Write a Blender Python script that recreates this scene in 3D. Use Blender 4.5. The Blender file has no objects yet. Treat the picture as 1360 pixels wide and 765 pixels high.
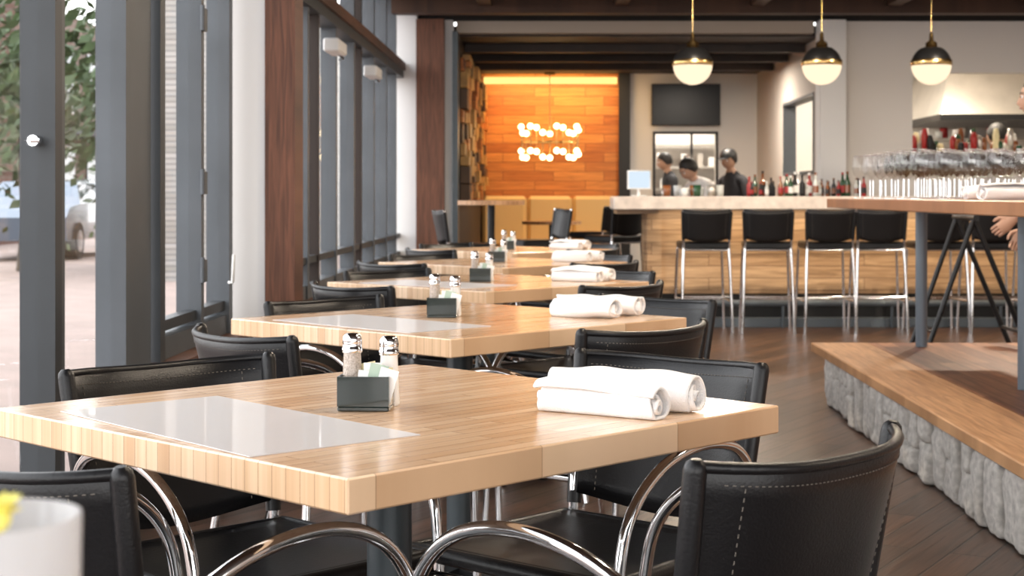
import bpy, math, random
from mathutils import Vector, Matrix, noise
random.seed(7)
S=bpy.context.scene
try:
    S.view_settings.view_transform='Standard'
except Exception: pass
R=math.radians
# ------------------------------------------------------------------ materials
def newmat(name):
    m=bpy.data.materials.new(name); m.use_nodes=True
    nt=m.node_tree; b=nt.nodes['Principled BSDF']
    return m,nt,b
def mat(name,col,rough=.5,metal=0.,bump=0.,bscale=40.,var=0.,emit=0.,coat=0.,alpha=1.,trans=0.,bdist=.01,spec=.5):
    m,nt,b=newmat(name)
    b.inputs['Base Color'].default_value=(*col,1); b.inputs['Roughness'].default_value=rough
    b.inputs['Metallic'].default_value=metal; b.inputs['Coat Weight'].default_value=coat
    b.inputs['Alpha'].default_value=alpha; b.inputs['Transmission Weight'].default_value=trans
    b.inputs['Specular IOR Level'].default_value=spec
    if emit>0:
        b.inputs['Emission Color'].default_value=(*col,1); b.inputs['Emission Strength'].default_value=emit
    if bump>0 or var>0:
        tc=nt.nodes.new('ShaderNodeTexCoord'); n=nt.nodes.new('ShaderNodeTexNoise')
        n.inputs['Scale'].default_value=bscale; n.inputs['Detail'].default_value=5
        nt.links.new(tc.outputs['Object'],n.inputs['Vector'])
        if bump>0:
            bp=nt.nodes.new('ShaderNodeBump'); bp.inputs['Strength'].default_value=bump; bp.inputs['Distance'].default_value=bdist
            nt.links.new(n.outputs['Fac'],bp.inputs['Height']); nt.links.new(bp.outputs['Normal'],b.inputs['Normal'])
        if var>0:
            cr=nt.nodes.new('ShaderNodeValToRGB')
            cr.color_ramp.elements[0].position=.3; cr.color_ramp.elements[1].position=.7
            cr.color_ramp.elements[0].color=tuple(c*(1-var) for c in col)+(1,)
            cr.color_ramp.elements[1].color=tuple(min(1,c*(1+var*.6)) for c in col)+(1,)
            nt.links.new(n.outputs['Fac'],cr.inputs['Fac']); nt.links.new(cr.outputs['Color'],b.inputs['Base Color'])
    return m
def wood(name,c1,c2,gap,length,width,axes='xy',rot=0.,rough=.4,grain=.35,mortar=.0015,coat=0.,bump=.15,gs=1.0,gapbump=False):
    m,nt,b=newmat(name); N=nt.nodes; L=nt.links
    tc=N.new('ShaderNodeTexCoord'); sp=N.new('ShaderNodeSeparateXYZ'); cb=N.new('ShaderNodeCombineXYZ')
    L.new(tc.outputs['Object'],sp.inputs[0])
    for i,a in enumerate(axes): L.new(sp.outputs['xyz'.index(a)],cb.inputs[i])
    mp=N.new('ShaderNodeMapping'); mp.inputs['Rotation'].default_value=(0,0,rot); L.new(cb.outputs[0],mp.inputs['Vector'])
    br=N.new('ShaderNodeTexBrick'); L.new(mp.outputs[0],br.inputs['Vector'])
    br.inputs['Scale'].default_value=1; br.inputs['Brick Width'].default_value=length; br.inputs['Row Height'].default_value=width
    br.inputs['Mortar Size'].default_value=mortar; br.inputs['Mortar Smooth'].default_value=.3; br.inputs['Bias'].default_value=0
    br.offset=.37; br.offset_frequency=2
    br.inputs['Color1'].default_value=(*c1,1); br.inputs['Color2'].default_value=(*c2,1); br.inputs['Mortar'].default_value=(*gap,1)
    mp2=N.new('ShaderNodeMapping'); mp2.inputs['Scale'].default_value=(2.5*gs,38*gs,1); L.new(mp.outputs[0],mp2.inputs['Vector'])
    ad=N.new('ShaderNodeVectorMath'); ad.operation='ADD'; L.new(mp2.outputs[0],ad.inputs[0])
    sc=N.new('ShaderNodeVectorMath'); sc.operation='SCALE'; sc.inputs['Scale'].default_value=37; L.new(br.outputs['Color'],sc.inputs[0]); L.new(sc.outputs[0],ad.inputs[1])
    n=N.new('ShaderNodeTexNoise'); n.inputs['Scale'].default_value=1.3; n.inputs['Detail'].default_value=6; n.inputs['Distortion'].default_value=.8; L.new(ad.outputs[0],n.inputs['Vector'])
    cr=N.new('ShaderNodeValToRGB'); cr.color_ramp.elements[0].position=.32; cr.color_ramp.elements[1].position=.68
    g=1-grain; cr.color_ramp.elements[0].color=(g,g*.93,g*.85,1); cr.color_ramp.elements[1].color=(1,1,1,1)
    L.new(n.outputs['Fac'],cr.inputs['Fac'])
    mx=N.new('ShaderNodeMix'); mx.data_type='RGBA'; mx.blend_type='MULTIPLY'; mx.inputs['Factor'].default_value=1
    L.new(br.outputs['Color'],mx.inputs['A']); L.new(cr.outputs['Color'],mx.inputs['B']); L.new(mx.outputs['Result'],b.inputs['Base Color'])
    b.inputs['Roughness'].default_value=rough; b.inputs['Coat Weight'].default_value=coat; b.inputs['Coat Roughness'].default_value=.15
    bp=N.new('ShaderNodeBump'); bp.inputs['Strength'].default_value=bump; bp.inputs['Distance'].default_value=.004
    L.new(n.outputs['Fac'],bp.inputs['Height'])
    if gapbump:
        b2=N.new('ShaderNodeBump'); b2.invert=True; b2.inputs['Strength'].default_value=.8; b2.inputs['Distance'].default_value=.004
        L.new(br.outputs['Fac'],b2.inputs['Height']); L.new(bp.outputs['Normal'],b2.inputs['Normal']); L.new(b2.outputs['Normal'],b.inputs['Normal'])
    else: L.new(bp.outputs['Normal'],b.inputs['Normal'])
    return m
def glass(name,tint=(1,1,1),refl=.06,dif=0.,difcol=(1,1,1),top=.45,pw_=3.):
    m=bpy.data.materials.new(name); m.use_nodes=True; nt=m.node_tree; nt.nodes.clear(); N=nt.nodes; L=nt.links
    o=N.new('ShaderNodeOutputMaterial'); t=N.new('ShaderNodeBsdfTransparent'); t.inputs[0].default_value=(*tint,1)
    g=N.new('ShaderNodeBsdfGlossy'); g.inputs['Roughness'].default_value=.03
    f=N.new('ShaderNodeLayerWeight'); f.inputs['Blend'].default_value=.25
    mr=N.new('ShaderNodeMapRange'); mr.inputs['To Min'].default_value=refl; mr.inputs['To Max'].default_value=top
    pw=N.new('ShaderNodeMath'); pw.operation='POWER'; pw.inputs[1].default_value=pw_
    mx=N.new('ShaderNodeMixShader'); L.new(f.outputs['Facing'],pw.inputs[0]); L.new(pw.outputs[0],mr.inputs['Value'])
    L.new(mr.outputs[0],mx.inputs[0]); L.new(t.outputs[0],mx.inputs[1]); L.new(g.outputs[0],mx.inputs[2])
    last=mx
    if dif>0:
        d=N.new('ShaderNodeBsdfDiffuse'); d.inputs[0].default_value=(*difcol,1)
        m2=N.new('ShaderNodeMixShader'); m2.inputs[0].default_value=dif; L.new(mx.outputs[0],m2.inputs[1]); L.new(d.outputs[0],m2.inputs[2]); last=m2
    L.new(last.outputs[0],o.inputs[0]); return m
def emis(name,col,s):
    m=bpy.data.materials.new(name); m.use_nodes=True; nt=m.node_tree; nt.nodes.clear()
    o=nt.nodes.new('ShaderNodeOutputMaterial'); e=nt.nodes.new('ShaderNodeEmission'); e.inputs[0].default_value=(*col,1); e.inputs[1].default_value=s
    nt.links.new(e.outputs[0],o.inputs[0]); return m

M={}
M['maple']=wood('butcher_block',(.88,.64,.43),(.71,.46,.275),(.42,.25,.14),.30,.030,'xy',rough=.24,grain=.19,mortar=.0008,coat=.45,bump=.05)
M['floor']=wood('floor_planks',(.125,.062,.036),(.055,.028,.017),(.004,.003,.002),1.3,.12,'xy',rot=R(-60),rough=.34,grain=.6,mortar=.004,coat=.10,bump=.4,gapbump=True)
M['deck']=wood('deck_planks',(.48,.22,.115),(.22,.08,.045),(.04,.02,.01),1.2,.085,'yx',rough=.4,grain=.45,mortar=.002)
M['edge']=wood('deck_edge',(.58,.33,.17),(.48,.26,.13),(.1,.05,.02),3.0,.4,'yx',rough=.4,grain=.45)
M['hightop']=wood('hightop_wood',(.50,.24,.11),(.34,.15,.07),(.1,.05,.03),1.8,.15,'yx',rough=.35,grain=.35)
M['brown']=wood('rough_post_wood',(.22,.085,.045),(.15,.058,.03),(.05,.02,.01),5,.5,'zx',rough=.6,grain=.6,bump=.4)
M['dark']=wood('dark_beam_wood',(.035,.018,.011),(.022,.011,.007),(.008,.004,.003),3,.2,'xy',rough=.6,grain=.5)
M['beam']=wood('beam_wood',(.10,.043,.02),(.06,.025,.012),(.02,.01,.006),3,.2,'xy',rough=.6,grain=.5)
M['sill']=wood('sill_wood',(.17,.072,.04),(.12,.05,.025),(.05,.02,.01),2,.3,'yz',rough=.5,grain=.5)
M['amber']=wood('amber_plank_wall',(.78,.32,.07),(.54,.165,.025),(.22,.06,.012),.62,.115,'xz',rough=.5,grain=.35,mortar=.0035)
M['barwood']=wood('bar_front_wood',(.60,.40,.23),(.38,.23,.12),(.16,.09,.05),1.3,.10,'xz',rough=.45,grain=.45,mortar=.003)
M['counter']=mat('counter_stone',(.68,.59,.52),.35,var=.2,bscale=12)
M['white']=mat('white_plaster',(.72,.69,.66),.8,bump=.05)
M['pier']=mat('pier_paint',(.76,.76,.76),.7,bump=.05)
M['greywall']=mat('warm_grey_plaster',(.50,.45,.41),.8,bump=.05)
M['band']=mat('header_paint',(.42,.36,.30),.7)
M['steel']=mat('slate_window_steel',(.042,.047,.052),.45,.0,var=.15,bscale=3,spec=.35)
M['steel2']=mat('slate_window_steel_light',(.088,.098,.11),.45,.0,var=.15,bscale=3,spec=.35)
M['post']=mat('painted_post',(.07,.085,.095),.4,.3)
M['rail']=mat('blue_grey_steel',(.13,.16,.19),.4,.1)
M['chrome']=mat('chrome',(.82,.82,.83),.09,1.)
M['brass']=mat('brass',(.75,.52,.22),.25,1.)
M['blackmetal']=mat('black_metal',(.015,.015,.016),.35,.4)
M['leather']=mat('black_leather',(.006,.006,.007),.36,bump=.10,bscale=260,spec=.36)
M['stitch']=mat('stitch_thread',(.16,.14,.12),.8)
M['cloth']=mat('white_terry_cloth',(.92,.91,.91),.95,bump=.4,bscale=420)
M['menu']=glass('laminated_menu',(1,1,1),.16,.34,(.92,.91,.92),.75,1.3)
M['glass']=glass('window_glass',(.98,.99,1),.04)
M['wine']=glass('stemware_glass',(.97,.97,.97),.06,.0,(.95,.95,.95),.55,2.4)
M['frost']=glass('frosted_vase_glass',(1,1,1),.06,.42,(.9,.9,.92))
M['caddy']=mat('smoked_caddy',(.012,.02,.018),.15,coat=.5)
M['salt']=mat('salt_glass',(.88,.88,.87),.1,coat=.6)
M['pepper']=mat('pepper_glass',(.50,.42,.36),.12,coat=.6,var=.4,bscale=300)
M['yellow']=mat('yellow_paper',(.80,.70,.42),.7)
M['green']=mat('pale_green_paper',(.42,.52,.42),.7)
M['paper']=mat('white_paper',(.85,.85,.83),.7)
M['concrete']=mat('rough_concrete',(.58,.55,.51),.95,bump=.6,bscale=38,var=.30)
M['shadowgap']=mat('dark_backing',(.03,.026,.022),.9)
M['black']=mat('flat_black',(.008,.008,.009),.5)
M['tv']=mat('tv_screen',(.004,.004,.005),.3,spec=.25)
M['stainless']=mat('stainless',(.62,.58,.53),.35,.8,var=.1,bscale=4)
M['lampglow']=emis('lamp_glass_glow',(1,.80,.55),1.3)
M['bulb']=emis('bulb_glow',(1,.74,.36),9)
M['cove']=emis('cove_glow',(1,.66,.2),1.7)
M['screen']=emis('pos_screen_glow',(.75,.88,1),1.0)
M['fillglow']=emis('ceiling_fill_glow',(1,.85,.65),6)  # glow of the added ceiling fill discs
M['tan']=mat('tan_leather',(.72,.48,.20),.5,bump=.1,bscale=60)
M['gold1']=mat('gold_block',(.55,.30,.08),.45,var=.3,bscale=8)
M['gold2']=mat('dark_block',(.10,.05,.02),.5,var=.3,bscale=8)
M['pave']=mat('pavement',(.24,.18,.155),.9,var=.15,bscale=2)
M['redbrick']=wood('red_brick',(.20,.08,.055),(.14,.055,.04),(.14,.12,.11),.22,.075,'yz',rough=.9,mortar=.01,grain=.2)
M['facade']=wood('street_facade_brick',(.11,.065,.05),(.08,.045,.035),(.10,.09,.08),.6,.2,'yz',rough=.9,mortar=.02,grain=.2)
M['whitebrick']=wood('white_brick',(.34,.33,.32),(.25,.245,.235),(.15,.15,.15),.22,.075,'yz',rough=.9,mortar=.010,grain=.1)
M['leaf']=mat('leaf',(.045,.075,.025),.7,var=.5,bscale=3)
M['bark']=mat('bark',(.04,.03,.02),.9,bump=.5)
M['carpaint']=mat('car_paint',(.10,.13,.17),.2,.3,coat=.6)
M['carglass']=mat('car_glass',(.03,.04,.05),.05)
M['tyre']=mat('tyre',(.02,.02,.02),.8)
M['skin']=mat('skin',(.55,.32,.22),.5); M['skin2']=mat('skin_tan',(.42,.24,.16),.5)
M['hair']=mat('dark_hair',(.012,.009,.008),.55,bump=.4,bscale=60)
M['tee']=mat('white_tee',(.80,.77,.75),.85); M['darktee']=mat('dark_shirt',(.03,.03,.035),.85)
M['jeans']=mat('dark_trousers',(.03,.035,.05),.9); M['eye']=mat('eye',(.02,.015,.012),.2)
M['lips']=mat('lips',(.40,.16,.13),.5)
M['red']=mat('red_label',(.35,.02,.02),.3); M['bgreen']=mat('green_bottle',(.02,.07,.03),.1,coat=.5)
M['bamber']=mat('amber_bottle',(.22,.07,.02),.1,coat=.5); M['bclear']=mat('pale_bottle',(.6,.62,.6),.08,coat=.5)
M['petal']=mat('yellow_petal',(.90,.82,.20),.6)

# ------------------------------------------------------------------ mesh builder
class MB:
    def __init__(s): s.v=[];s.f=[];s.mi=[];s.sm=[];s.mats=[]
    def m(s,k):
        if k not in s.mats: s.mats.append(k)
        return s.mats.index(k)
    def add(s,vs,fs,k,smooth=False):
        o=len(s.v); s.v+= [Vector(x) for x in vs]; i=s.m(k)
        for f in fs: s.f.append([a+o for a in f]); s.mi.append(i); s.sm.append(smooth)
    def box(s,x0,x1,y0,y1,z0,z1,k,mtx=None):
        vs=[Vector((x,y,z)) for z in(z0,z1) for y in(y0,y1) for x in(x0,x1)]
        if mtx: vs=[mtx@v for v in vs]
        s.add(vs,[(0,2,3,1),(4,5,7,6),(0,1,5,4),(2,6,7,3),(0,4,6,2),(1,3,7,5)],k)
    def rbox(s,x0,x1,y0,y1,z0,z1,k,b=.004,mtx=None):
        vs=[];idx={}
        X=(x0,x1);Y=(y0,y1);Z=(z0,z1)
        for i in(0,1):
            for j in(0,1):
                for l in(0,1):
                    sx=b if i==0 else -b; sy=b if j==0 else -b; sz=b if l==0 else -b
                    for a,p in enumerate(((X[i],Y[j]+sy,Z[l]+sz),(X[i]+sx,Y[j],Z[l]+sz),(X[i]+sx,Y[j]+sy,Z[l]))):
                        idx[(i,j,l,a)]=len(vs); vs.append(Vector(p))
        if mtx: vs=[mtx@v for v in vs]
        I=lambda i,j,l,a: idx[(i,j,l,a)]
        fs=[]
        for i in(0,1):
            q=[I(i,0,0,0),I(i,1,0,0),I(i,1,1,0),I(i,0,1,0)]; fs.append(q if i else q[::-1])
            q=[I(0,i,0,1),I(0,i,1,1),I(1,i,1,1),I(1,i,0,1)]; fs.append(q if i else q[::-1])
            q=[I(0,0,i,2),I(1,0,i,2),I(1,1,i,2),I(0,1,i,2)]; fs.append(q if i else q[::-1])
        for a in(0,1):
            for c in(0,1):
                fs.append([I(a,c,0,0),I(a,c,0,1),I(a,c,1,1),I(a,c,1,0)])
                fs.append([I(a,0,c,0),I(a,0,c,2),I(a,1,c,2),I(a,1,c,0)])
                fs.append([I(0,a,c,1),I(0,a,c,2),I(1,a,c,2),I(1,a,c,1)])
                for d in(0,1): fs.append([I(a,c,d,0),I(a,c,d,1),I(a,c,d,2)])
        s.add(vs,fs,k)
    def tube(s,pts,r,k,n=10,cap=True,flat=1.):
        pts=[Vector(p) for p in pts]; N=len(pts); rs=r if isinstance(r,(list,tuple)) else [r]*N
        up=None; vs=[]
        for i,p in enumerate(pts):
            t=(pts[min(i+1,N-1)]-pts[max(i-1,0)]).normalized()
            if up is None: up=t.orthogonal().normalized()
            else:
                up=(up-t*up.dot(t)); up=up.normalized() if up.length>1e-6 else t.orthogonal().normalized()
            w=t.cross(up)
            for j in range(n):
                a=2*math.pi*j/n; vs.append(p+(up*math.cos(a)+w*math.sin(a)*flat)*rs[i])
        fs=[(i*n+j,i*n+(j+1)%n,(i+1)*n+(j+1)%n,(i+1)*n+j) for i in range(N-1) for j in range(n)]
        s.add(vs,fs,k,True)
        if cap:
            s.add(vs[:n],[tuple(range(n))[::-1]],k); s.add(vs[-n:],[tuple(range(n))],k)
    def lathe(s,prof,c,k,n=20,smooth=True):
        c=Vector(c); vs=[c+Vector((r*math.cos(2*math.pi*j/n),r*math.sin(2*math.pi*j/n),z)) for r,z in prof for j in range(n)]
        fs=[(i*n+j,i*n+(j+1)%n,(i+1)*n+(j+1)%n,(i+1)*n+j) for i in range(len(prof)-1) for j in range(n)]
        s.add(vs,fs,k,smooth)
    def grid(s,fn,nu,nv,k,smooth=True,cu=False,cv=False):
        vs=[fn(i/(nu if cu else nu-1),j/(nv if cv else nv-1)) for i in range(nu) for j in range(nv)]
        fs=[]
        for i in range(nu if cu else nu-1):
            for j in range(nv if cv else nv-1):
                a=(i+1)%nu; b=(j+1)%nv; fs.append((i*nv+j,a*nv+j,a*nv+b,i*nv+b))
        s.add(vs,fs,k,smooth)
    def sph(s,c,r,k,n=12,sc=(1,1,1),fn=None):
        c=Vector(c)
        def f(u,v):
            a=2*math.pi*u; b=math.pi*v
            d=Vector((math.cos(a)*math.sin(b)*sc[0],math.sin(a)*math.sin(b)*sc[1],math.cos(b)*sc[2]))
            if fn: d=fn(d)
            return c+d*r
        s.grid(f,n*2,n,k,True,cu=True)
    def mesh(s,name):
        me=bpy.data.meshes.new(name); me.from_pydata([tuple(v) for v in s.v],[],s.f)
        for k in s.mats: me.materials.append(M[k])
        me.polygons.foreach_set('material_index',s.mi); me.polygons.foreach_set('use_smooth',s.sm); me.update(); return me
    def obj(s,name,loc=(0,0,0),rz=0.,bevel=0.):
        return place(name,s.mesh(name),loc,rz)
def place(name,me,loc=(0,0,0),rz=0.,scale=1.):
    o=bpy.data.objects.new(name,me); S.collection.objects.link(o); o.location=loc; o.rotation_euler=(0,0,rz); o.scale=(scale,)*3; return o
def cr(pts,n=6):
    P=[Vector(p) for p in pts]; P=[P[0]*2-P[1]]+P+[P[-1]*2-P[-2]]; out=[]
    for i in range(1,len(P)-2):
        a,b,c,d=P[i-1:i+3]
        for j in range(n):
            t=j/n; out.append(.5*((2*b)+(c-a)*t+(2*a-5*b+4*c-d)*t*t+(3*b-a-3*c+d)*t**3))
    out.append(P[-2]); return out
def simple(name,k,*boxes):
    b=MB()
    for bx in boxes: b.box(*bx,k)
    return b.obj(name)

XW=-1.45; YB=-2.2; YH=14.4; YE=19.0; XR=6.0; ZC=2.85
# ------------------------------------------------------------------ shell
simple('floor','floor',(XW-.15,XR+.1,YB-.1,21.6,-.1,0))
simple('ceiling','dark',(XW-.15,XR+.1,YB-.1,YH,ZC,ZC+.1))
simple('ceiling_back','dark',(-1.0,2.5,YH+.12,YE,2.58,2.68))
b=MB()
for y in (1.5,4.2,6.9,9.6,12.0,13.75): b.box(XW+.02,XR,y-.09,y+.09,2.70,ZC-.001,'beam')
for x in (-.6,.6,1.8,3.0,4.2,5.4): b.box(x-.06,x+.06,YB+.1,YH-.05,2.76,ZC-.001,'beam')
b.obj('ceiling_beams')
simple('header_beam','band',(-.9,2.42,YH-.02,YH+.12,2.60,2.71))
simple('wall_header','dark',(XW,XR,YH+.0,YH+.12,2.712,ZC-.001))
b=MB()
for y in (15.3,16.4,17.5): b.box(-.87,2.48,y-.06,y+.06,2.50,2.579,'dark')
b.obj('ceiling_joists')
simple('wall_right','greywall',(XR,XR+.12,YB,19.1,0,ZC))
b=MB(); b.box(XW-.1,XR,YB-.12,YB,0,.35,'greywall'); b.box(XW-.1,XR,YB-.12,YB,2.6,ZC,'greywall')
for i in range(7):
    x=XW+.0+i*(XR-XW-.1)/6; b.box(x,x+.08,YB-.12,YB,.35,2.6,'steel')
b.obj('wall_front')
simple('wall_alcove_left','dark',(-1.0,-.88,YH+.14,YE,0,2.58))
simple('wall_amber','amber',(-.88,.80,YE,YE+.12,0,2.58))
simple('trim_1','black',(.80,.94,YE-.08,YE+.12,0,2.579))
b=MB()
b.box(.94,1.25,YE,YE+.12,0,2.58,'white'); b.box(1.99,2.5,YE,YE+.12,0,2.58,'white')
b.box(1.25,1.99,YE,YE+.12,1.84,2.58,'white'); b.box(1.25,1.99,YE,YE+.12,0,1.1,'white'); b.obj('wall_back')
b=MB()
for a in ((1.22,1.25,YE-.03,YE+.0,1.07,1.87),(1.99,2.02,YE-.03,YE,1.07,1.87),(1.25,1.99,YE-.03,YE,1.84,1.87),(1.25,1.99,YE-.03,YE,1.07,1.10),(1.68,1.71,YE-.02,YE,1.1,1.84)): b.box(*a,'black')
b.obj('window_pass')
b=MB(); b.box(.6,2.9,21.3,21.4,0,2.6,'white'); b.box(.5,.6,YE+.13,21.4,0,2.6,'white'); b.box(2.9,3.0,YE+.13,21.4,0,2.6,'white'); b.box(.5,3.0,YE+.13,21.4,2.6,2.7,'white'); b.obj('wall_prep_room')
b=MB()
for z in (1.15,1.45,1.75): b.box(.95,2.5,20.9,21.25,z,z+.03,'stainless')
for i in range(26):
    x=1.0+random.random()*1.4; z=random.choice((1.18,1.48)); h=.08+random.random()*.12
    b.box(x,x+.07,20.95,21.1,z,z+h,random.choice(['paper','bamber','white','stainless','black']))
for x in (.96,2.46): b.box(x,x+.04,20.9,20.94,0,1.9,'stainless')
b.obj('kitchen_shelf')
b=MB()
b.box(2.5,2.62,YH+.13,14.85,0,2.58,'greywall'); b.box(2.5,2.62,16.8,YE,0,2.58,'greywall')
b.box(2.5,2.62,14.85,16.8,2.08,2.58,'greywall'); b.box(2.5,2.62,14.85,16.8,0,1.30,'greywall'); b.obj('wall_kitchen_side')
b=MB()
for a in ((14.85,16.8,2.05,2.08),(14.85,16.8,1.30,1.33),(14.85,14.88,1.33,2.05),(16.77,16.8,1.33,2.05)): b.box(2.49,2.63,*a,'steel2')
b.obj('window_kitchen')
b=MB()
b.box(2.70,3.34,YH,YH+.12,0,2.71,'white'); b.box(3.34,5.2,YH,YH+.12,0,1.50,'white'); b.box(3.34,5.2,YH,YH+.12,2.23,2.71,'white'); b.box(5.2,6,YH,YH+.12,0,2.71,'white')
b.obj('wall_kitchen_front')
simple('column','pier',(2.46,2.70,YH-.12,YH+.125,0,2.712))
simple('wall_kitchen_back','white',(2.62,6,19.0,19.1,0,2.9))
simple('ceiling_kitchen','white',(2.62,6,YH+.13,19.0,2.75,2.8))
b=MB()
b.add([(4.1,16.4,1.95),(5.6,16.4,1.95),(5.6,18.4,1.95),(4.1,18.4,1.95),(4.4,17.0,2.74),(5.4,17.0,2.74),(5.4,18.4,2.74),(4.4,18.4,2.74)],[(0,1,5,4),(1,2,6,5),(3,0,4,7),(4,5,6,7)],'stainless')
b.box(4.1,5.6,16.4,18.4,1.89,1.95,'blackmetal'); b.obj('range_hood')
b=MB()
for z in (1.75,2.05): b.box(3.2,5.8,18.7,18.98,z,z+.03,'stainless')
for i in range(34):
    x=3.25+random.random()*2.4; z=random.choice((1.781,2.081)); hh=.08+random.random()*.14
    b.lathe([(0,z),(.05,z),(.05,z+hh),(0,z+hh)],(x,18.82,0),random.choice(['stainless','paper','black','bamber','gold2','red']),10)
b.obj('kitchen_wall_shelf')
b=MB(); b.box(3.0,5.6,17.2,18.65,0,.9,'stainless'); b.box(3.1,3.7,17.3,17.8,.9,1.3,'black'); b.box(3.9,4.5,17.3,17.8,.9,1.2,'stainless')
for i in range(5): b.lathe([(0,.9),(.12,.9),(.12,1.1),(.11,1.1),(.11,.92),(0,.92)],(3.2+i*.5,17.5,.0 if i%2 else .3),'stainless')
b.obj('cooking_range')
b=MB()
b.box(3.34,5.2,14.56,14.9,1.46,1.50,'stainless')
for i in range(46):
    x=3.4+random.random()*1.0; h=.06+random.random()*.18; y=14.6+random.random()*.2; k=random.choice(['red','paper','bamber','stainless','bgreen','yellow','black'])
    b.lathe([(0,1.5),(.03,1.5),(.033,1.5+h*.7),(.02,1.5+h),(0,1.5+h)],(x,y,0),k,10)
b.obj('pass_shelf_containers')

# ------------------------------------------------------------------ window wall (left)
def vpost(b,y,k,w=.05,x0=-1.50,x1=-1.40,z0=0,z1=2.8): b.box(x0,x1,y-w/2,y+w/2,z0,z1,k)
b=MB()
for y,k in ((-1.2,'steel'),(.6,'steel'),(2.4,'steel'),(3.3,'steel2'),(4.38,'steel'),(5.1,'steel2')): vpost(b,y,k,.06,z1=ZC-.001)
b.box(-1.48,-1.42,4.42,4.50,.05,2.8,'steel2')
b.box(-1.49,-1.41,YB+.01,5.48,0.001,.10,'steel'); b.box(-1.49,-1.41,YB+.01,5.48,2.25,2.33,'steel')
b.box(-1.44,-1.425,5.14,5.48,.1,2.8,'steel2')
b.tube([(-1.45,4.345,1.25),(-1.45,4.31,1.25)],.016,'chrome')
b.tube([(-1.455,4.31,1.25),(-1.43,4.31,1.25)],.007,'chrome')
b.box(-1.452,-1.448,YB+.01,5.48,.1,2.8,'glass')
b.obj('door_1')
b=MB()
for y,k,w in ((5.55,'steel',.07),(6.18,'steel2',.05),(6.72,'steel2',.07)): vpost(b,y,k,w,z0=.5,z1=ZC-.001)
b.box(-1.49,-1.41,5.52,6.8,.50,.58,'steel2'); b.box(-1.47,-1.42,5.52,6.8,.60,.64,'steel')
for z in (.75,1.1,1.75):
    b.box(-1.40,-1.385,6.14,6.2,z,z+.09,'steel2'); b.tube([(-1.39,6.135,z),(-1.39,6.135,z+.1)],.009,'steel2')
b.tube([(-1.40,6.68,.72),(-1.38,6.66,.72),(-1.375,6.66,.84)],.007,'paper')
b.box(-1.452,-1.448,5.58,6.7,.58,2.8,'glass')
b.obj('window_1')
b=MB()
for y,k,w in ((7.35,'steel2',.05),(8.1,'steel',.05),(8.85,'steel2',.06),(9.25,'dark',.05),(10.0,'steel2',.07),(10.9,'steel2',.07),(11.3,'dark',.05),(12.1,'steel2',.07),(13.0,'steel2',.07),(13.8,'steel2',.06)):
    vpost(b,y,k,w,z0=.5,z1=ZC-.001)
b.box(-1.50,-1.38,7.1,14.27,2.17,2.24,'steel'); b.box(-1.52,-1.36,7.1,14.27,2.24,2.31,'sill'); b.box(-1.49,-1.41,7.1,14.27,.50,.58,'steel2'); b.box(-1.49,-1.41,7.1,14.27,.70,.74,'steel')
for y in (9.5,11.5):
    b.rbox(-1.40,-1.30,y-.1,y+.25,1.97,2.05,'pier',.01); b.tube([(-1.36,y,2.0),(-1.33,y+.3,1.96),(-1.38,y+.5,1.97)],.008,'steel2')
b.box(-1.452,-1.448,7.1,14.27,.58,2.8,'glass')
b.obj('window_2')
b=MB(); b.box(-1.53,-1.41,5.52,6.86,0,.46,'sill'); b.box(-1.53,-1.33,5.5,6.86,.46,.499,'sill'); b.box(-1.53,-1.41,7.08,14.28,0,.46,'sill'); b.box(-1.53,-1.33,7.08,14.28,.46,.499,'sill'); b.obj('wall_left')
simple('wall_pier','pier',(-1.53,-1.28,6.88,7.06,0,ZC-.001))
simple('timber_post','brown',(-1.279,-1.145,6.86,7.08,0,2.699))
b=MB(); b.box(-1.53,-1.26,14.28,14.52,0,ZC-.001,'pier'); b.box(-1.26,-1.0,14.2,14.52,0,2.71,'brown'); b.box(-1.0,-.93,14.3,14.5,0,2.71,'pier'); b.box(-.93,-.88,14.25,14.5,0,2.6,'post'); b.obj('wall_pier_far')
b=MB()
y=14.62
while y<18.6:
    w=.22+random.random()*.2; z=1.0
    while z<2.4:
        h=.06+random.random()*.16; d=.02+random.random()*.07
        b.rbox(-.879,-.879+d,y,y+w-.01,z,min(z+h-.008,2.45),random.choice(['gold1','gold1','gold2','amber']),.003); z+=h
    y+=w
b.obj('wall_block_art')
simple('cove_strip','cove',(-.85,.78,YE-.10,YE-.03,2.45,2.53))  # glowing cove light strip along the top of the amber wall

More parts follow.
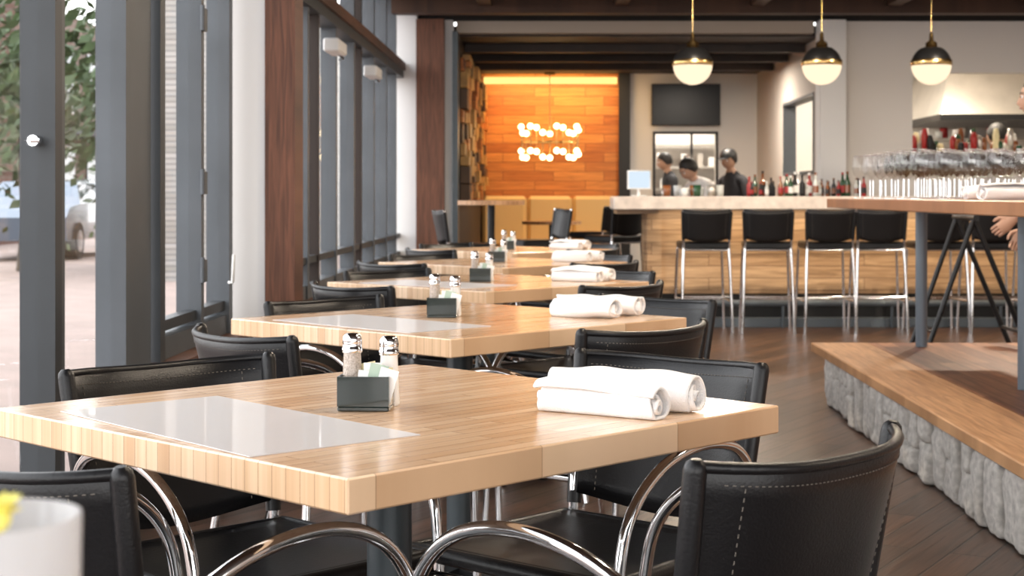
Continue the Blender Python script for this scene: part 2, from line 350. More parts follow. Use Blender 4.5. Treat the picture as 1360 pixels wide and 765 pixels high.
# ------------------------------------------------------------------ exterior
simple('ground_sidewalk','pave',(-40,XW-.16,-20,90,-.15,-.05))
simple('exterior_brick_wall','whitebrick',(-5.2,-4.6,20.5,45,-.05,5))
simple('exterior_planter_wall','redbrick',(-12.9,-12.6,26,46,-.05,.9))
b=MB(); b.box(-30,-16,46,90,-.05,7,'facade')
for y in range(47,88,3):
    for z in (.6,3.8): b.box(-16.0,-15.95,y,y+1.6,z,z+2.1,'carglass'); b.box(-16,-15.93,y-.1,y+1.7,z-.15,z,'pave')
b.box(-16,-14.6,46,90,2.95,3.2,'darktee')
b.obj('street_building')
for cx,cy in ((-7.9,23.2),(-10.9,34),(-6.9,34)):
    b=MB()
    b.tube(cr([(cx,cy,-.05),(cx+.05,cy,.8),(cx-.05,cy+.1,1.7),(cx+.1,cy,2.7)],4),[.15-.005*i for i in range(13)],'bark')
    for i in range(1300):
        d=Vector((max(-1.6,min(1.5,random.gauss(0,.8))),max(-2,min(2,random.gauss(0,.9))),random.gauss(0,.8))); p=Vector((cx,cy,2.9))+d
        a=Vector((random.random()-.5,random.random()-.5,random.random()-.5)).normalized(); c=a.orthogonal().normalized(); e=a.cross(c)
        s_=.08+random.random()*.08; b.add([p-c*s_,p+e*s_*.5,p+c*s_,p-e*s_*.5],[(0,1,2,3)],'leaf')
    b.obj('street_tree')
b=MB()
prof=[(-2.1,.35),(-2.15,.75),(-1.9,.92),(-1.2,.98),(-.7,1.38),(.5,1.42),(1.2,1.0),(2.0,.85),(2.15,.6),(2.1,.35)]
n=len(prof)
vs=[(-.85 if z<1.1 else -.65,y,z) for y,z in prof]+[(.85 if z<1.1 else .65,y,z) for y,z in prof]
b.add(vs,[(i,(i+1)%n,n+(i+1)%n,n+i) for i in range(n)]+[tuple(range(n))[::-1],tuple(range(n,2*n))],'carpaint')
for sx in(-1,1):
    b.add([(sx*.84,-1.1,1.0),(sx*.84,1.05,1.0),(sx*.68,.45,1.36),(sx*.68,-.65,1.34)],[(0,1,2,3)],'carglass')
    for y in(-1.35,1.35): b.tube([(sx*.88,y,.33),(sx*.62,y,.33)],.33,'tyre',20); b.tube([(sx*.89,y,.33),(sx*.8,y,.33)],.19,'chrome',16)
b.obj('parked_car',(-9.3,28.6,-.05),R(3))

# ------------------------------------------------------------------ tables
T=[(-.27,.72),(-.27,2.55),(-.265,4.38),(-.26,6.2),(-.26,8.0),(-.26,9.85)]
b=MB(); h=.456
b.rbox(-h,h,-h,h,.704,.75,'maple',.0025)
b.rbox(-.20,.20,-.03,.03,.694,.7035,'blackmetal',.002); b.rbox(-.03,.03,-.20,.20,.688,.6935,'blackmetal',.002)
b.tube([(0,0,.02),(0,0,.69)],.037,'post',20)
for a in range(4):
    mt=Matrix.Rotation(a*math.pi/2,4,'Z'); b.add([mt@Vector(p) for p in((0,-.04,.0),(.33,-.025,0),(.33,.025,0),(0,.04,0),(0,-.04,.06),(.33,-.025,.02),(.33,.025,.02),(0,.04,.06))],[(0,3,2,1),(4,5,6,7),(0,1,5,4),(3,7,6,2),(1,2,6,5)],'blackmetal')
tm=b.mesh('dining_table')
for x,y in T: place('dining_table',tm,(x,y,0),R(46.5))

b=MB()
b.rbox(-.042,.042,-.03,.03,.0,.008,'caddy',.002)
for a in ((-.042,.042,-.030,-.026),(-.042,.042,.026,.030),(-.042,-.038,-.026,.026),(.038,.042,-.026,.026)): b.box(*a,.008,.056,'caddy')
for i in range(9):
    k=['paper','yellow','paper','green','paper','yellow','paper','green','paper'][i]
    mt=Matrix.Translation((.012+.018*((i%3)-1)*.8,.015-i*.0045,.01))@Matrix.Rotation(R(-16+i*4),4,'Y'); b.box(-.015,.015,-.001,.001,0,.054+.006*((i*2)%3),k,mt)
def shaker(cx,cy,z,k):
    b.lathe([(0,0),(.0165,0),(.018,.004),(.0165,.03),(.0145,.082),(.0155,.086)],(cx,cy,z),k,16)
    b.lathe([(.0160,.084),(.0168,.086),(.0168,.091),(.0158,.092),(.0158,.100),(.0162,.101),(.0150,.110),(.011,.1145),(0,.1155)],(cx,cy,z),'chrome',16)
shaker(.030,.049,0,'salt')
shaker(-.024,.008,.008,'pepper')
cm=b.mesh('condiment_caddy')
for (x,y),o in zip(T[1:],((-.035,-.03),(-.05,.03),(-.03,-.02),(-.03,0),(-.03,0))):
    place('condiment_caddy',cm,(x+o[0],y+o[1],.7502),R(-3))
b=MB(); b.rbox(-.142,.142,-.29,.29,0,.0016,'menu',.0005)
mm=b.mesh('laminated_menu')
for i,(x,y) in enumerate(T[1:4]): place('laminated_menu',mm,(x-.222+.015*i,y-.185-.0*i,.7504),R(42+4*i))

# napkin rolls
def roll(seed,L,turns=2.4,r0=.006,r1=.040):
    b=MB()
    def f(u,v):
        a=v*turns*2*math.pi+seed; r=r0+(r1-r0)*v; e=abs(2*u-1); taper=1-.16*e**3
        x=(u-.5)*L*(1+.05*math.sin(v*9+seed)+.04*noise.noise(Vector((v*5,seed,u))))
        n_=noise.noise(Vector((x*18,v*6,seed)))*.006
        n2=noise.noise(Vector((x*7,a*.7,seed+5)))*.013
        rr=(r*taper+n_*v+n2*v)
        yy=rr*math.cos(a); zz=rr*math.sin(a)*.84
        return Vector((x,yy+.010*math.sin(u*4+seed),zz))
    b.grid(f,40,100,'cloth',True)
    return b
def napkin(loc,rz,seed,L=.25,r1=.040):
    b=roll(seed,L,r1=r1); zmin=min(v.z for v in b.v)
    for v in b.v: v.z=max(v.z,zmin+.008)-zmin-.008+.0025
    o=b.obj('rolled_napkin',loc,rz); m=o.modifiers.new('s','SOLIDIFY'); m.thickness=.0045; m.offset=0
    return o
for i,(x,y) in enumerate(T[1:]):
    for j,(dx,dy,a,L,r1) in enumerate(((.345,-.095,-30,.21,.038),(.385,-.012,-22,.25,.044))):
        napkin((x+dx+random.uniform(-.01,.01)*(i>0),y+dy+(.12 if i else 0),.7505),R(a+random.uniform(-8,8)*(i>0)),i*3+j*1.7,L,r1)

b=MB()
b.lathe([(0,0),(.036,0),(.040,.01),(.043,.20),(.0415,.20),(.038,.015),(0,.012)],(0,0,0),'frost',28)
for i in range(2):
    tip=Vector((-.012+.022*i,.01-.025*i,.212-.010*i)); b.tube(cr([(0,0,.02),(.002,.002,.1),tuple(tip)],4),.002,'leaf',6)
    for lay in (0,1):
        for k in range(14):
            p=k*math.pi/7+lay*.2; d=Vector((math.cos(p),math.sin(p),.35+lay*.5)); e=Vector((-math.sin(p),math.cos(p),0)); b.add([tip,tip+d*.008+e*.004,tip+d*.012,tip+d*.008-e*.004],[(0,1,2,3)],'petal')
    b.sph(tip,.007,'petal',8)
b.obj('flower_vase',(-.264,.72,.7503))

# ------------------------------------------------------------------ dining chair (faces +Y)
def leather_back(b,w_top,w_bot,z0,z1,yb0,yb1,sag,t=.007,nu=25,k='leather'):
    def surf(u,v,off):
        s=2*u-1; hw=w_bot+(w_top-w_bot)*v; y=yb0+(yb1-yb0)*v-sag*(1-abs(s)**3.2)*(.6+.4*v)
        dip=-.010*(1-s*s)*v
        return Vector((s*hw,y+off,z0+(z1-z0)*v+dip+.03*(1-v)*(s*s)))
    nv=9; loop=[(j/(nv-1),-t) for j in range(nv)]+[(1.012,-t*.3),(1.012,t*.3)]+[(1-j/(nv-1),t) for j in range(nv)]
    n=len(loop)
    b.grid(lambda u,v: surf(u,loop[min(n-1,int(round(v*n)))][0],loop[min(n-1,int(round(v*n)))][1]),nu,n,k,True,cv=True)
    b.tube([surf(i/(nu-1),1.0,0)+Vector((0,0,.001)) for i in range(nu)],.0085,k,8)
    for side in(-1,1):
        for i in range(50):
            u=.05+.9*i/49
            p=surf(u,.93,side*(t+.001)); q=surf(u+.008,.93,side*(t+.001)); b.tube([p,q],.0009,'stitch',4,False)
        for uu in(.10,.90):
            for i in range(22):
                v=.05+.85*i/21; b.tube([surf(uu,v,side*(t+.001)),surf(uu,v+.018,side*(t+.001))],.0009,'stitch',4,False)
    return surf
b=MB()
leather_back(b,.222,.200,.455,.765,-.210,-.262,.075)
for s in(-1,1):
    b.tube(cr([(s*.235,-.29,0.0),(s*.220,-.235,.22),(s*.203,-.210,.44),(s*.212,-.235,.60),(s*.224,-.262,.765)],6),.0105,'chrome',12)
    b.tube([(s*.203,-.214,.46),(s*.213,-.236,.60),(s*.2235,-.2615,.762),(s*.2238,-.263,.770),(s*.2240,-.2638,.776)],[.0155,.0155,.0155,.0135,.007],'leather',12)
    b.tube(cr([(s*.208,-.222,.52),(s*.238,-.19,.585),(s*.262,-.10,.640),(s*.27,.02,.655),(s*.268,.13,.628),(s*.262,.205,.56),(s*.257,.232,.46),(s*.255,.240,.30),(s*.255,.255,.0)],7),.0105,'chrome',12)
    b.tube([(s*.21,-.21,.405),(s*.255,.235,.405)],.009,'chrome',10)
    b.lathe([(0,0),(.015,0),(.015,.01),(0,.01)],(s*.255,.255,0),'black',10)
b.tube([(-.21,-.21,.40),(.21,-.21,.40)],.009,'chrome'); b.tube([(-.255,.238,.40),(.255,.238,.40)],.009,'chrome')
def seatf(u,v):
    x=(2*u-1)*.215; y=-.20+.43*v; z=.435-.018*math.sin(math.pi*v)*(1-(2*u-1)**4); return Vector((x*(1+.08*v),y,z))
def seatloop(u,v):
    n=24; i=int(round(v*n))%n
    if i<12: p=seatf(u,i/11); p.z+=.012; return p
    p=seatf(u,(23-i)/11); p.z-=.014; return p
b.grid(seatloop,14,24,'leather',True,cv=True)
for s in(-1,1): b.tube([seatf(0 if s<0 else 1,i/8) for i in range(9)],.0155,'leather',10)
b.tube([seatf(i/8,1) for i in range(9)],.0155,'leather',10); b.tube([seatf(i/8,0) for i in range(9)],.0145,'leather',10)
chair=b.mesh('dining_chair')
def put_chair(bx,by,th):
    a=R(th); place('dining_chair',chair,(bx-math.sin(a)*.27,by+math.cos(a)*.27,0),a)
put_chair(.335,2.05,46); put_chair(-.70,1.97,-36); put_chair(-.75,3.03,-135); put_chair(.235,3.13,140)
put_chair(-.75,3.72,-50); put_chair(.235,3.88,44); put_chair(.33,4.93,138); put_chair(-.72,4.86,-132)
for (x,y) in T[3:]:
    put_chair(x-.5+random.uniform(-.04,.04),y-.56,-46+random.uniform(-6,6)); put_chair(x+.5+random.uniform(-.03,.03),y-.50,45+random.uniform(-6,6))
    put_chair(x+.53,y+.54,136+random.uniform(-6,6)); put_chair(x-.46,y+.50,-134+random.uniform(-6,6))

# ------------------------------------------------------------------ bar stool (faces +Y)
b=MB()
leather_back(b,.19,.18,.72,.975,-.18,-.215,.04,nu=15)
for s in(-1,1):
    b.tube([(s*.183,-.18,.66),(s*.181,-.18,.72),(s*.192,-.215,.98)],.010,'chrome',10)
    b.tube([(s*.182,-.182,.74),(s*.192,-.214,.965)],.0145,'leather',10)
    b.tube([(s*.18,-.18,.67),(s*.205,-.215,0)],.0125,'chrome',10); b.tube([(s*.18,.18,.67),(s*.205,.215,0)],.0125,'chrome',10)
    b.tube([(s*.195,-.203,.25),(s*.195,.203,.25)],.009,'chrome',8); b.tube([(s*.18,-.18,.66),(s*.18,.18,.66)],.009,'chrome',8)
b.tube([(-.195,.203,.25),(.195,.203,.25)],.010,'chrome',8); b.tube([(-.193,-.20,.29),(.193,-.20,.29)],.010,'chrome',8)
b.tube([(-.18,.18,.66),(.18,.18,.66)],.009,'chrome',8); b.tube([(-.18,-.18,.66),(.18,-.18,.66)],.009,'chrome',8)
b.rbox(-.19,.19,-.185,.20,.665,.725,'leather',.015)
stool=b.mesh('bar_stool')
for x,r in ((1.2,3),(1.71,-4),(2.18,2),(2.60,-3),(3.07,5),(3.5,0),(3.95,4)): place('bar_stool',stool,(x,12.42,0),R(r))
place('bar_stool',stool,(-.66,11.85,0),R(-75)); place('bar_stool',stool,(-.12,12.85,0),R(110)); place('bar_stool',stool,(.42,15.6,0),R(60)); place('bar_stool',stool,(.55,14.2,0),R(40))

# ------------------------------------------------------------------ bar
b=MB()
b.rbox(.49,4.6,12.55,13.4,.975,1.082,'counter',.008)
b.box(.76,4.6,12.95,13.3,.27,.974,'barwood'); b.box(.80,4.6,13.0,13.3,.0,.27,'black')
b.box(.78,.90,12.90,12.949,.0,.974,'barwood'); b.box(.52,.86,12.7,13.35,.94,.974,'barwood')
b.tube([(.9,12.80,.20),(4.6,12.80,.20)],.026,'rail',12)
for x in (1.0,1.9,2.8,3.7,4.5): b.tube([(x,12.80,.20),(x,13.0,.20)],.014,'rail'); b.tube([(x,12.80,.20),(x,12.80,.0)],.014,'rail')
b.box(.9,4.6,12.84,12.99,.0,.07,'rail')
b.obj('bar_counter')
def bottle(b,x,y,z,h,k,kl):
    r=h*.13; b.lathe([(0,0),(r,0),(r,h*.58),(r*.4,h*.72),(r*.35,h*.97),(0,h*.97)],(x,y,z),k,12); b.lathe([(r*1.03,h*.15),(r*1.03,h*.45)],(x,y,z),kl,12); b.lathe([(r*.42,h*.9),(r*.42,h),(0,h)],(x,y,z),kl,10)
b=MB()
for i in range(30):
    x=1.66+i*.034+random.uniform(-.01,.01); bottle(b,x,13.15+random.uniform(-.0,.2),1.0825,random.uniform(.12,.22),random.choice(['bgreen','bamber','black','black','bclear','red']),random.choice(['paper','red','black','bamber']))
b.obj('liquor_bottles')
b=MB()
for i in range(14):
    x=.9+random.random()*.5; y=12.9+random.random()*.4; hh=random.uniform(.05,.10); k=random.choice(['bamber','paper','bgreen','stainless','bclear'])
    b.lathe([(0,0),(.03,0),(.036,hh),(.033,hh),(.028,.01),(0,.01)],(x,y,1.0825),k,12)
b.obj('bar_tumblers')
b=MB(); b.rbox(-.10,.10,-.01,.01,.06,.22,'paper',.004); b.box(-.09,.09,-.0115,-.0105,.07,.21,'screen'); b.tube([(0,.015,.1),(0,.03,.0)],.012,'paper'); b.rbox(-.06,.06,-.03,.07,0,.01,'paper',.003); b.obj('pos_monitor',(.72,13.0,1.0825),R(5))

# pendants
b=MB(); r=.155
hemi=lambda a0,a1,n,rr: [(rr*math.cos(R(a0+(a1-a0)*i/n)),rr*math.sin(R(a0+(a1-a0)*i/n))) for i in range(n+1)]
b.lathe([( .0,-r*.98)]+hemi(-88,8,14,r*.98),(0,0,0),'lampglow',32)
b.lathe(hemi(12,60,8,r)+[(.05,r*.90)],(0,0,0),'blackmetal',32)
b.lathe([(r*1.0,-.004),(r*1.025,0),(r*1.025,.035),(r*.99,.04)],(0,0,0),'brass',32)
b.lathe([(.078,r*.86),(.045,r*.92),(.045,r*.92+.03),(.018,r*.92+.05),(.014,r*.92+.10),(.004,r*.92+.12)],(0,0,0),'brass',20)
b.tube([(0,0,.2),(0,0,.598)],.004,'brass',8); b.lathe([(.05,.57),(.05,.598),(0,.598)],(0,0,0),'brass',16)
pm=b.mesh('pendant_lamp')
for x in (1.08,2.08,2.93): place('pendant_lamp',pm,(x,12.0,2.10))

# chandelier
b=MB()
ring=[(.32*math.cos(2*math.pi*i/32),.20*math.sin(2*math.pi*i/32),0) for i in range(33)]
b.tube(ring,.006,'brass',8); b.tube([(-.32,0,0),(.32,0,0)],.005,'brass',8)
b.tube([(0,0,0),(0,0,.77)],.006,'brass',8); b.lathe([(.06,.75),(.06,.775),(0,.775)],(0,0,0),'brass')
NB=13
for i in range(NB):
    a=2*math.pi*(i+.25)/NB; x=.32*math.cos(a); y=.20*math.sin(a); dz=.035*(-1)**i if i else 0
    b.tube([(x,y,-.11+dz),(x,y,.11+dz)],.006,'brass',8); b.sph((x,y,.135+dz),.033,'bulb',10); b.sph((x,y,-.135+dz),.033,'bulb',10)
b.obj('chandelier',(-.04,17.2,1.68))
b=MB()
b.rbox(1.20,2.04,YE-.10,YE-.045,1.94,2.45,'black',.006); b.box(1.22,2.02,YE-.102,YE-.1005,1.96,2.43,'tv'); b.box(1.5,1.75,YE-.045,YE-.001,2.1,2.3,'black'); b.obj('television')
b=MB()
b.rbox(-.86,.78,18.2,18.95,.12,.34,'tan',.02)
for i in range(3): b.rbox(-.86+i*.547,-.86+i*.547+.54,18.1,18.75,.34,.47,'tan',.03); b.rbox(-.86+i*.547,-.86+i*.547+.54,18.72,18.93,.47,1.08,'tan',.04)
for x in(-.8,.72): b.rbox(x-.02,x+.02,18.25,18.9,0,.12,'dark',.004)
b.obj('banquette_sofa')
def rtable(name,loc,r,h):
    b=MB(); b.lathe([(0,h-.035),(r,h-.035),(r,h),(0,h)],(0,0,0),'edge',32,False); b.tube([(0,0,.02),(0,0,h-.036)],.03,'blackmetal',14); b.lathe([(r*.7,0),(r*.68,.015),(.04,.03),(.03,.05)],(0,0,0),'blackmetal',24); b.obj(name,loc)
rtable('round_high_table',(-.5,12.45,0),.27,1.05); rtable('round_cafe_table',(-.02,17.3,0),.33,.80)

# ------------------------------------------------------------------ raised platform with stone base
b=MB()
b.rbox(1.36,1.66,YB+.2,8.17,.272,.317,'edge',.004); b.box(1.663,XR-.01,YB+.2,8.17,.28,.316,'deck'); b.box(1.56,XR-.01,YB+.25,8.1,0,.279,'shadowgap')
sq=lambda t,p:math.copysign(abs(t)**p,t)
def block(y0,w,z0,z1,cx,hd,sd,fine):
    cy=y0+w/2; hz=(z1-z0)/2; cz=(z0+z1)/2; hw=w/2
    def f(u,v):
        a=2*math.pi*u; bb=math.pi*(v-.5)
        cb=sq(math.cos(bb),.28); x=sq(math.cos(a),.34)*cb; y=sq(math.sin(a),.34)*cb; z=sq(math.sin(bb),.34)
        skew=.12*(sd-.5)*z
        P=Vector((cx+x*hd,cy+(y+skew)*hw,cz+z*hz))
        d=Vector((x,y,z*.3))
        n1=noise.noise(P*13+Vector((sd*50,0,0))); n2=noise.noise(P*37+Vector((0,sd*50,0)))
        P+=d*(n1*.016+n2*.006); P.z=max(0.0,min(.2715,P.z)); return P
    b.grid(f,40 if fine else 12,18 if fine else 7,'concrete',True,cu=True)
yy=YB+.3
while yy<7.98:
    w=random.uniform(.085,.15); sd=random.random(); fine=yy>2.5; cx=1.475+random.uniform(-.012,.03)
    if random.random()<.45:
        zs=random.uniform(.09,.18); block(yy,w,0,zs,cx,.075,sd,fine); block(yy+random.uniform(-.008,.008),w*random.uniform(.8,1),zs-.006,.2715,cx+random.uniform(-.012,.012),.075,1-sd,fine)
    else: block(yy,w,0,.2715,cx,.078,sd,fine)
    yy+=w+random.uniform(.010,.035)
b.obj('raised_platform')
b=MB()
b.rbox(1.43,2.36,4.35,8.1,1.03,1.08,'hightop',.004)
for y in(4.6,6.2,7.95): b.tube([(1.89,y,.318),(1.89,y,1.03)],.030,'rail',16); b.rbox(1.6,2.2,y-.03,y+.03,1.02,1.03,'rail',.002)
b.obj('communal_high_table')
b=MB()
prof=[(.036,0),(.034,.002),(.006,.006),(.0035,.02),(.0035,.085),(.012,.095),(.034,.12),(.042,.15),(.040,.18),(.033,.215)]
for i in range(7):
    for j in range(11):
        x=1.57+i*.112+random.uniform(-.006,.006)+(.05 if j%2 else 0); y=6.65+j*.13+random.uniform(-.006,.006)
        if x<2.32: b.lathe(prof,(x,y,1.0803),'wine',16); b.tube([(x+.033*math.cos(t_*math.pi/8),y+.033*math.sin(t_*math.pi/8),1.2953) for t_ in range(17)],.0010,'chrome',5,False); b.lathe([(.0366,0),(.0366,.002)],(x,y,1.0803),'chrome',14); b.tube([(x,y,1.087),(x,y,1.170)],.0032,'chrome',6)  # chrome rims, foot rings and stem cores stand in for glass highlights
b.obj('wine_glasses')
napkin((1.60,5.35,1.0805),R(10),31,.26); napkin((1.66,5.47,1.0805),R(16),35,.26); napkin((1.62,5.62,1.0805),R(0),36,.26)
b=MB()
for y in(9.2,9.6):
    b.tube([(2.50,y,.955),(2.16,y,0)],.016,'blackmetal'); b.tube([(2.50,y,.955),(2.90,y,0)],.016,'blackmetal')
b.tube([(2.5,9.15,.96),(2.5,9.65,.96)],.018,'blackmetal'); b.tube([(2.26,9.2,.28),(2.26,9.6,.28)],.011,'blackmetal'); b.tube([(2.78,9.2,.28),(2.78,9.6,.28)],.011,'blackmetal')
b.obj('folding_trestle')

# ------------------------------------------------------------------ people
def human(name,loc,yaw,scale=1.,pose=None,shirt='darktee',pants='jeans',skin='skin',sleeve='short',cap=False,look=(0,0)):
    J={'pelvis':((0,0,.95),.125),'waist':((0,.0,1.09),.115),'chest':((0,.01,1.28),.135),'upper':((0,.0,1.40),.10),'neck':((0,.01,1.49),.052),'neck2':((0,.025,1.57),.050)}
    for s,t in((-1,'L'),(1,'R')):
        J['sh'+t]=((s*.175,0,1.40),.062); J['el'+t]=((s*.225,-.03,1.13),.043); J['wr'+t]=((s*.235,.05,.885),.027)
        J['hip'+t]=((s*.09,0,.88),.088); J['kn'+t]=((s*.10,.025,.49),.058); J['an'+t]=((s*.10,-.02,.09),.040); J['toe'+t]=((s*.115,.13,.042),.036)
    for k,v in (pose or {}).items(): J[k]=(v,J[k][1])
    names=list(J); ix={n:i for i,n in enumerate(names)}
    E=[('pelvis','waist'),('waist','chest'),('chest','upper'),('upper','neck'),('neck','neck2')]
    for t in 'LR': E+=[('upper','sh'+t),('sh'+t,'el'+t),('el'+t,'wr'+t),('pelvis','hip'+t),('hip'+t,'kn'+t),('kn'+t,'an'+t),('an'+t,'toe'+t)]
    me=bpy.data.meshes.new('tmp'); me.from_pydata([J[n][0] for n in names],[(ix[a],ix[c]) for a,c in E],[])
    o=bpy.data.objects.new('tmp',me); S.collection.objects.link(o)
    sk=o.modifiers.new('sk','SKIN')
    for i,n in enumerate(names):
        r=J[n][1]; v=me.skin_vertices[0].data[i]; v.radius=(r*1.25,r*.85) if n in('pelvis','waist','chest','upper') else (r,r); v.use_root=(n=='pelvis')
    o.modifiers.new('su','SUBSURF').levels=2
    bpy.context.view_layer.update()
    dg=bpy.context.evaluated_depsgraph_get(); bm_=bpy.data.meshes.new_from_object(o.evaluated_get(dg)); bpy.data.objects.remove(o)
    lab={}
    for a,c in E:
        if a.startswith('el'): l=skin if sleeve=='short' else shirt
        elif a.startswith(('hip','kn')) or c.startswith('hip'): l=pants
        elif a.startswith('an'): l='black'
        elif a=='neck' : l=skin
        else: l=shirt
        lab[(a,c)]=l
    ks=[shirt,pants,skin,'black']
    for k in ks: bm_.materials.append(M[k])
    for p in bm_.polygons:
        best=None
        for (a,c),l in lab.items():
            A=Vector(J[a][0]);B=Vector(J[c][0]);d=B-A; t=max(0,min(1,(p.center-A).dot(d)/d.length_squared)); dist=(p.center-(A+d*t)).length-(J[a][1]*(1-t)+J[c][1]*t)
            if best is None or dist<best[0]: best=(dist,l)
        p.material_index=ks.index(best[1]); p.use_smooth=True
    e=bpy.data.objects.new(name,None); S.collection.objects.link(e); e.location=loc; e.rotation_euler=(0,0,yaw); e.scale=(scale,)*3
    bo=bpy.data.objects.new('body',bm_); S.collection.objects.link(bo); bo.parent=e
    H=Vector(J['neck2'][0])+Vector((0,.02,.075))
    b=MB()
    def hf(d):
        d=d.copy(); z=d.z
        w=.80 if z>0 else .80-.22*(-z)**1.5
        d.x*=w; d.y*=.95
        if z<-.3 and d.y>0: d.y*=1.03
        if d.y>.5 and abs(d.x)<.16 and -.42<z<.08: d.y+=.20*(1-abs(d.x)/.16)*(1-abs((z+.28))/.38 if abs(z+.28)<.38 else 0)
        if d.y>.5 and abs(abs(d.x)-.28)<.14 and abs(z-.05)<.13: d.y-=.05
        d.z*=1.10; return d
    b.sph((0,0,0),.108,skin,18,fn=hf)
    for s in(-1,1):
        b.sph((s*.032,.088,.006),.010,'paper',6); b.sph((s*.032,.096,.006),.0055,'eye',6); b.sph((s*.086,-.005,-.005),.023,skin,8,(.35,.7,1.15))
        b.tube([(s*.018,.100,.026),(s*.035,.098,.031),(s*.052,.086,.025)],.0035,'hair',6)
    b.tube([(-.022,.090,-.058),(0,.099,-.056),(.022,.090,-.058)],[.003,.006,.003],'lips',6)
    def hair(d):
        d=d.copy(); q=noise.noise(d*3.5)*.05
        front=max(0,d.y)
        lim=.50*front-.55*(1-front)   # hairline height from nape to forehead
        k=1+q if d.z>lim else .78
        return Vector((d.x*.86*k,d.y*.98*k,d.z*1.12*k))
    b.sph((0,-.010,.008),.112,'hair',18,fn=hair)
    if cap:
        b.sph((0,-.004,.035),.112,'black',14,(.90,1.02,.92),fn=lambda d:Vector((d.x,d.y,max(d.z,.02)))); b.rbox(-.055,.055,.085,.165,.037,.044,'black',.002)
    ho=b.obj('head',H); ho.rotation_euler=(R(look[0]),0,R(look[1])); ho.parent=e
    for s,t in((-1,'L'),(1,'R')):
        W=Vector(J['wr'+t][0]); El=Vector(J['el'+t][0]); d=(W-El).normalized(); side=d.cross(Vector((s,0,0))).normalized(); nrm=d.cross(side).normalized()
        if side.y<0: side=-side
        if nrm.x*s>0: nrm=-nrm
        b=MB()
        b.tube([W-d*.02,W+d*.02,W+d*.05,W+d*.088],[.026,.032,.040,.036],skin,12,flat=1.)
        for v in b.v:
            q=v-W; v-=nrm*(q.dot(nrm))*.45 if q.dot(d)>0 else Vector()
        for fi,(o_,L_) in enumerate(((.028,.072),(.010,.080),(-.009,.075),(-.027,.060))):
            p0=W+d*.07+side*o_; c1=(d+nrm*.25).normalized(); c2=(d+nrm*.9).normalized(); c3=(d*.5+nrm).normalized()
            p1=p0+c1*L_*.5; p2=p1+c2*L_*.32; p3=p2+c3*L_*.26
            b.tube([p0,(p0+p1)/2,p1,p2,p3-(p3-p2)*.3,p3],[.0095,.009,.009,.0082,.0075,.004],skin,8)
        p0=W+d*.025+side*.022; p1=p0+(d*.6+side*.8+nrm*.2).normalized()*.038; p2=p1+(d+side*.15+nrm*.4).normalized()*.03; p3=p2+(d+nrm*.6).normalized()*.02
        b.tube([p0,p1,p2,p3],[.014,.0115,.010,.005],skin,8)
        h=b.obj('hand_'+t.lower()); h.parent=e
    return e
bend={'chest':(0,.10,1.25),'upper':(0,.20,1.34),'neck':(0,.27,1.40),'neck2':(0,.33,1.44),'shL':(-.175,.2,1.34),'shR':(.175,.2,1.34),'elL':(-.22,.3,1.09),'elR':(.22,.3,1.09),'wrL':(-.16,.48,1.0),'wrR':(.16,.48,1.0)}
work={'elL':(-.24,.02,1.13),'elR':(.26,.02,1.14),'wrL':(-.12,.26,1.08),'wrR':(.15,.24,1.16),'neck':(0,.03,1.49),'neck2':(0,.06,1.56)}
human('bartender',(1.60,15.4,0),R(120),.89,bend,'tee','jeans','skin',look=(-35,0))
human('bartender',(1.93,16.6,0),R(130),.90,work,'darktee','jeans','skin2',cap=True,look=(-14,10))
human('kitchen_worker',(1.50,19.9,0),R(100),.93,work,'darktee','jeans','skin2',look=(-12,0))
human('cook',(4.50,15.5,0),R(30),1.03,work,'darktee','jeans','skin2',look=(-10,0))
human('standing_guest',(2.79,8.75,0),R(75),1.0,{'elL':(-.24,-.02,1.13),'wrL':(-.20,.19,.96),'elR':(.225,.02,1.13),'wrR':(.23,.12,.90)},'darktee','jeans','skin',look=(0,0))

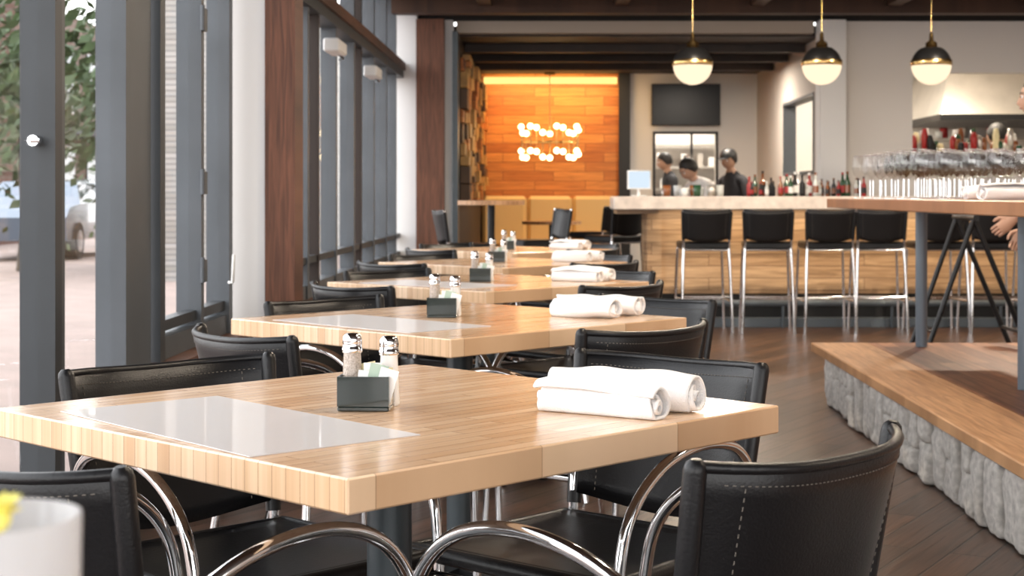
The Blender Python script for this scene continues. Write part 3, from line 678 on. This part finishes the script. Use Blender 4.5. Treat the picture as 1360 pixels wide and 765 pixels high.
# ------------------------------------------------------------------ lights
def area(name,loc,size,power,col,rot=(0,0,0),sy=None):
    l=bpy.data.lights.new(name,'AREA'); l.energy=power; l.color=col; l.size=size
    if sy: l.shape='RECTANGLE'; l.size_y=sy
    else: l.shape='DISK'
    o=bpy.data.objects.new(name,l); S.collection.objects.link(o); o.location=loc; o.rotation_euler=rot; return o
b=MB()
FILLS=[(.9,3.0),(3.4,3.0),(.9,5.6),(3.4,6.0),(.9,8.3),(3.2,9.0),(1.2,10.9),(3.2,10.9)]  # added fill lights above the view, dressed as ceiling fixtures
for x,y in FILLS: b.lathe([(.09,2.70),(.09,2.849),(.085,2.849)],(x,y,0),'blackmetal',20); b.lathe([(0,2.72),(.086,2.72)],(x,y,0),'fillglow',20)
b.obj('added_ceiling_fills')
for i,(x,y) in enumerate(FILLS): area('ceiling_fill',(x,y,2.69),.16,38 if i<6 else 75,(1,.84,.66))  # unseen area lights added to brighten the dining room and bar
area('cove_light',(-.03,YE-.55,2.50),1.5,26,(1,.62,.27),(R(20),0,0),.08)
area('bar_back_light',(1.7,16.5,2.48),.5,75,(1,.88,.74))
area('prep_room_light',(1.7,20.2,2.55),.6,60,(1,.92,.8))
area('kitchen_light',(4.1,15.7,2.7),.9,95,(1,.88,.70))
area('kitchen_light',(3.1,17.6,2.7),.5,55,(1,.90,.74))  # extra light added to brighten the wall in the hood's shadow
area('bar_under_light',(2.6,12.75,.93),3.4,12,(1,.80,.55),(R(25),0,0),.05)
def portal(loc,rot,sx,sy):
    l=bpy.data.lights.new('window_portal','AREA'); l.shape='RECTANGLE'; l.size=sx; l.size_y=sy
    try: l.cycles.is_portal=True
    except Exception: return
    o=bpy.data.objects.new('window_portal',l); S.collection.objects.link(o); o.location=loc; o.rotation_euler=rot
portal((-1.37,2.3,1.45),(0,R(-90),0),2.7,9.0)
portal((-1.31,10.7,1.7),(0,R(-90),0),2.3,7.2)
portal((2.2,YB+.03,1.5),(R(90),0,0),7.2,2.2)
w=bpy.data.worlds.new('sky'); S.world=w; w.use_nodes=True; nt=w.node_tree; bg=nt.nodes['Background']
tc=nt.nodes.new('ShaderNodeTexCoord'); sp=nt.nodes.new('ShaderNodeSeparateXYZ'); rp=nt.nodes.new('ShaderNodeValToRGB')
nt.links.new(tc.outputs['Generated'],sp.inputs[0]); nt.links.new(sp.outputs[2],rp.inputs[0]); nt.links.new(rp.outputs[0],bg.inputs[0])
rp.color_ramp.elements[0].color=(1,.975,.95,1); rp.color_ramp.elements[1].color=(.94,.96,1,1); bg.inputs[1].default_value=5.2

c=bpy.data.cameras.new('camera'); co=bpy.data.objects.new('camera',c); S.collection.objects.link(co); S.camera=co
co.location=(0,0,1.1); co.rotation_euler=(R(90),0,0); c.sensor_width=36; c.lens=54.42; c.shift_x=-.0404; c.shift_y=-.0915
c.dof.use_dof=True; c.dof.focus_distance=2.75; c.dof.aperture_fstop=9.5; c.clip_start=.02
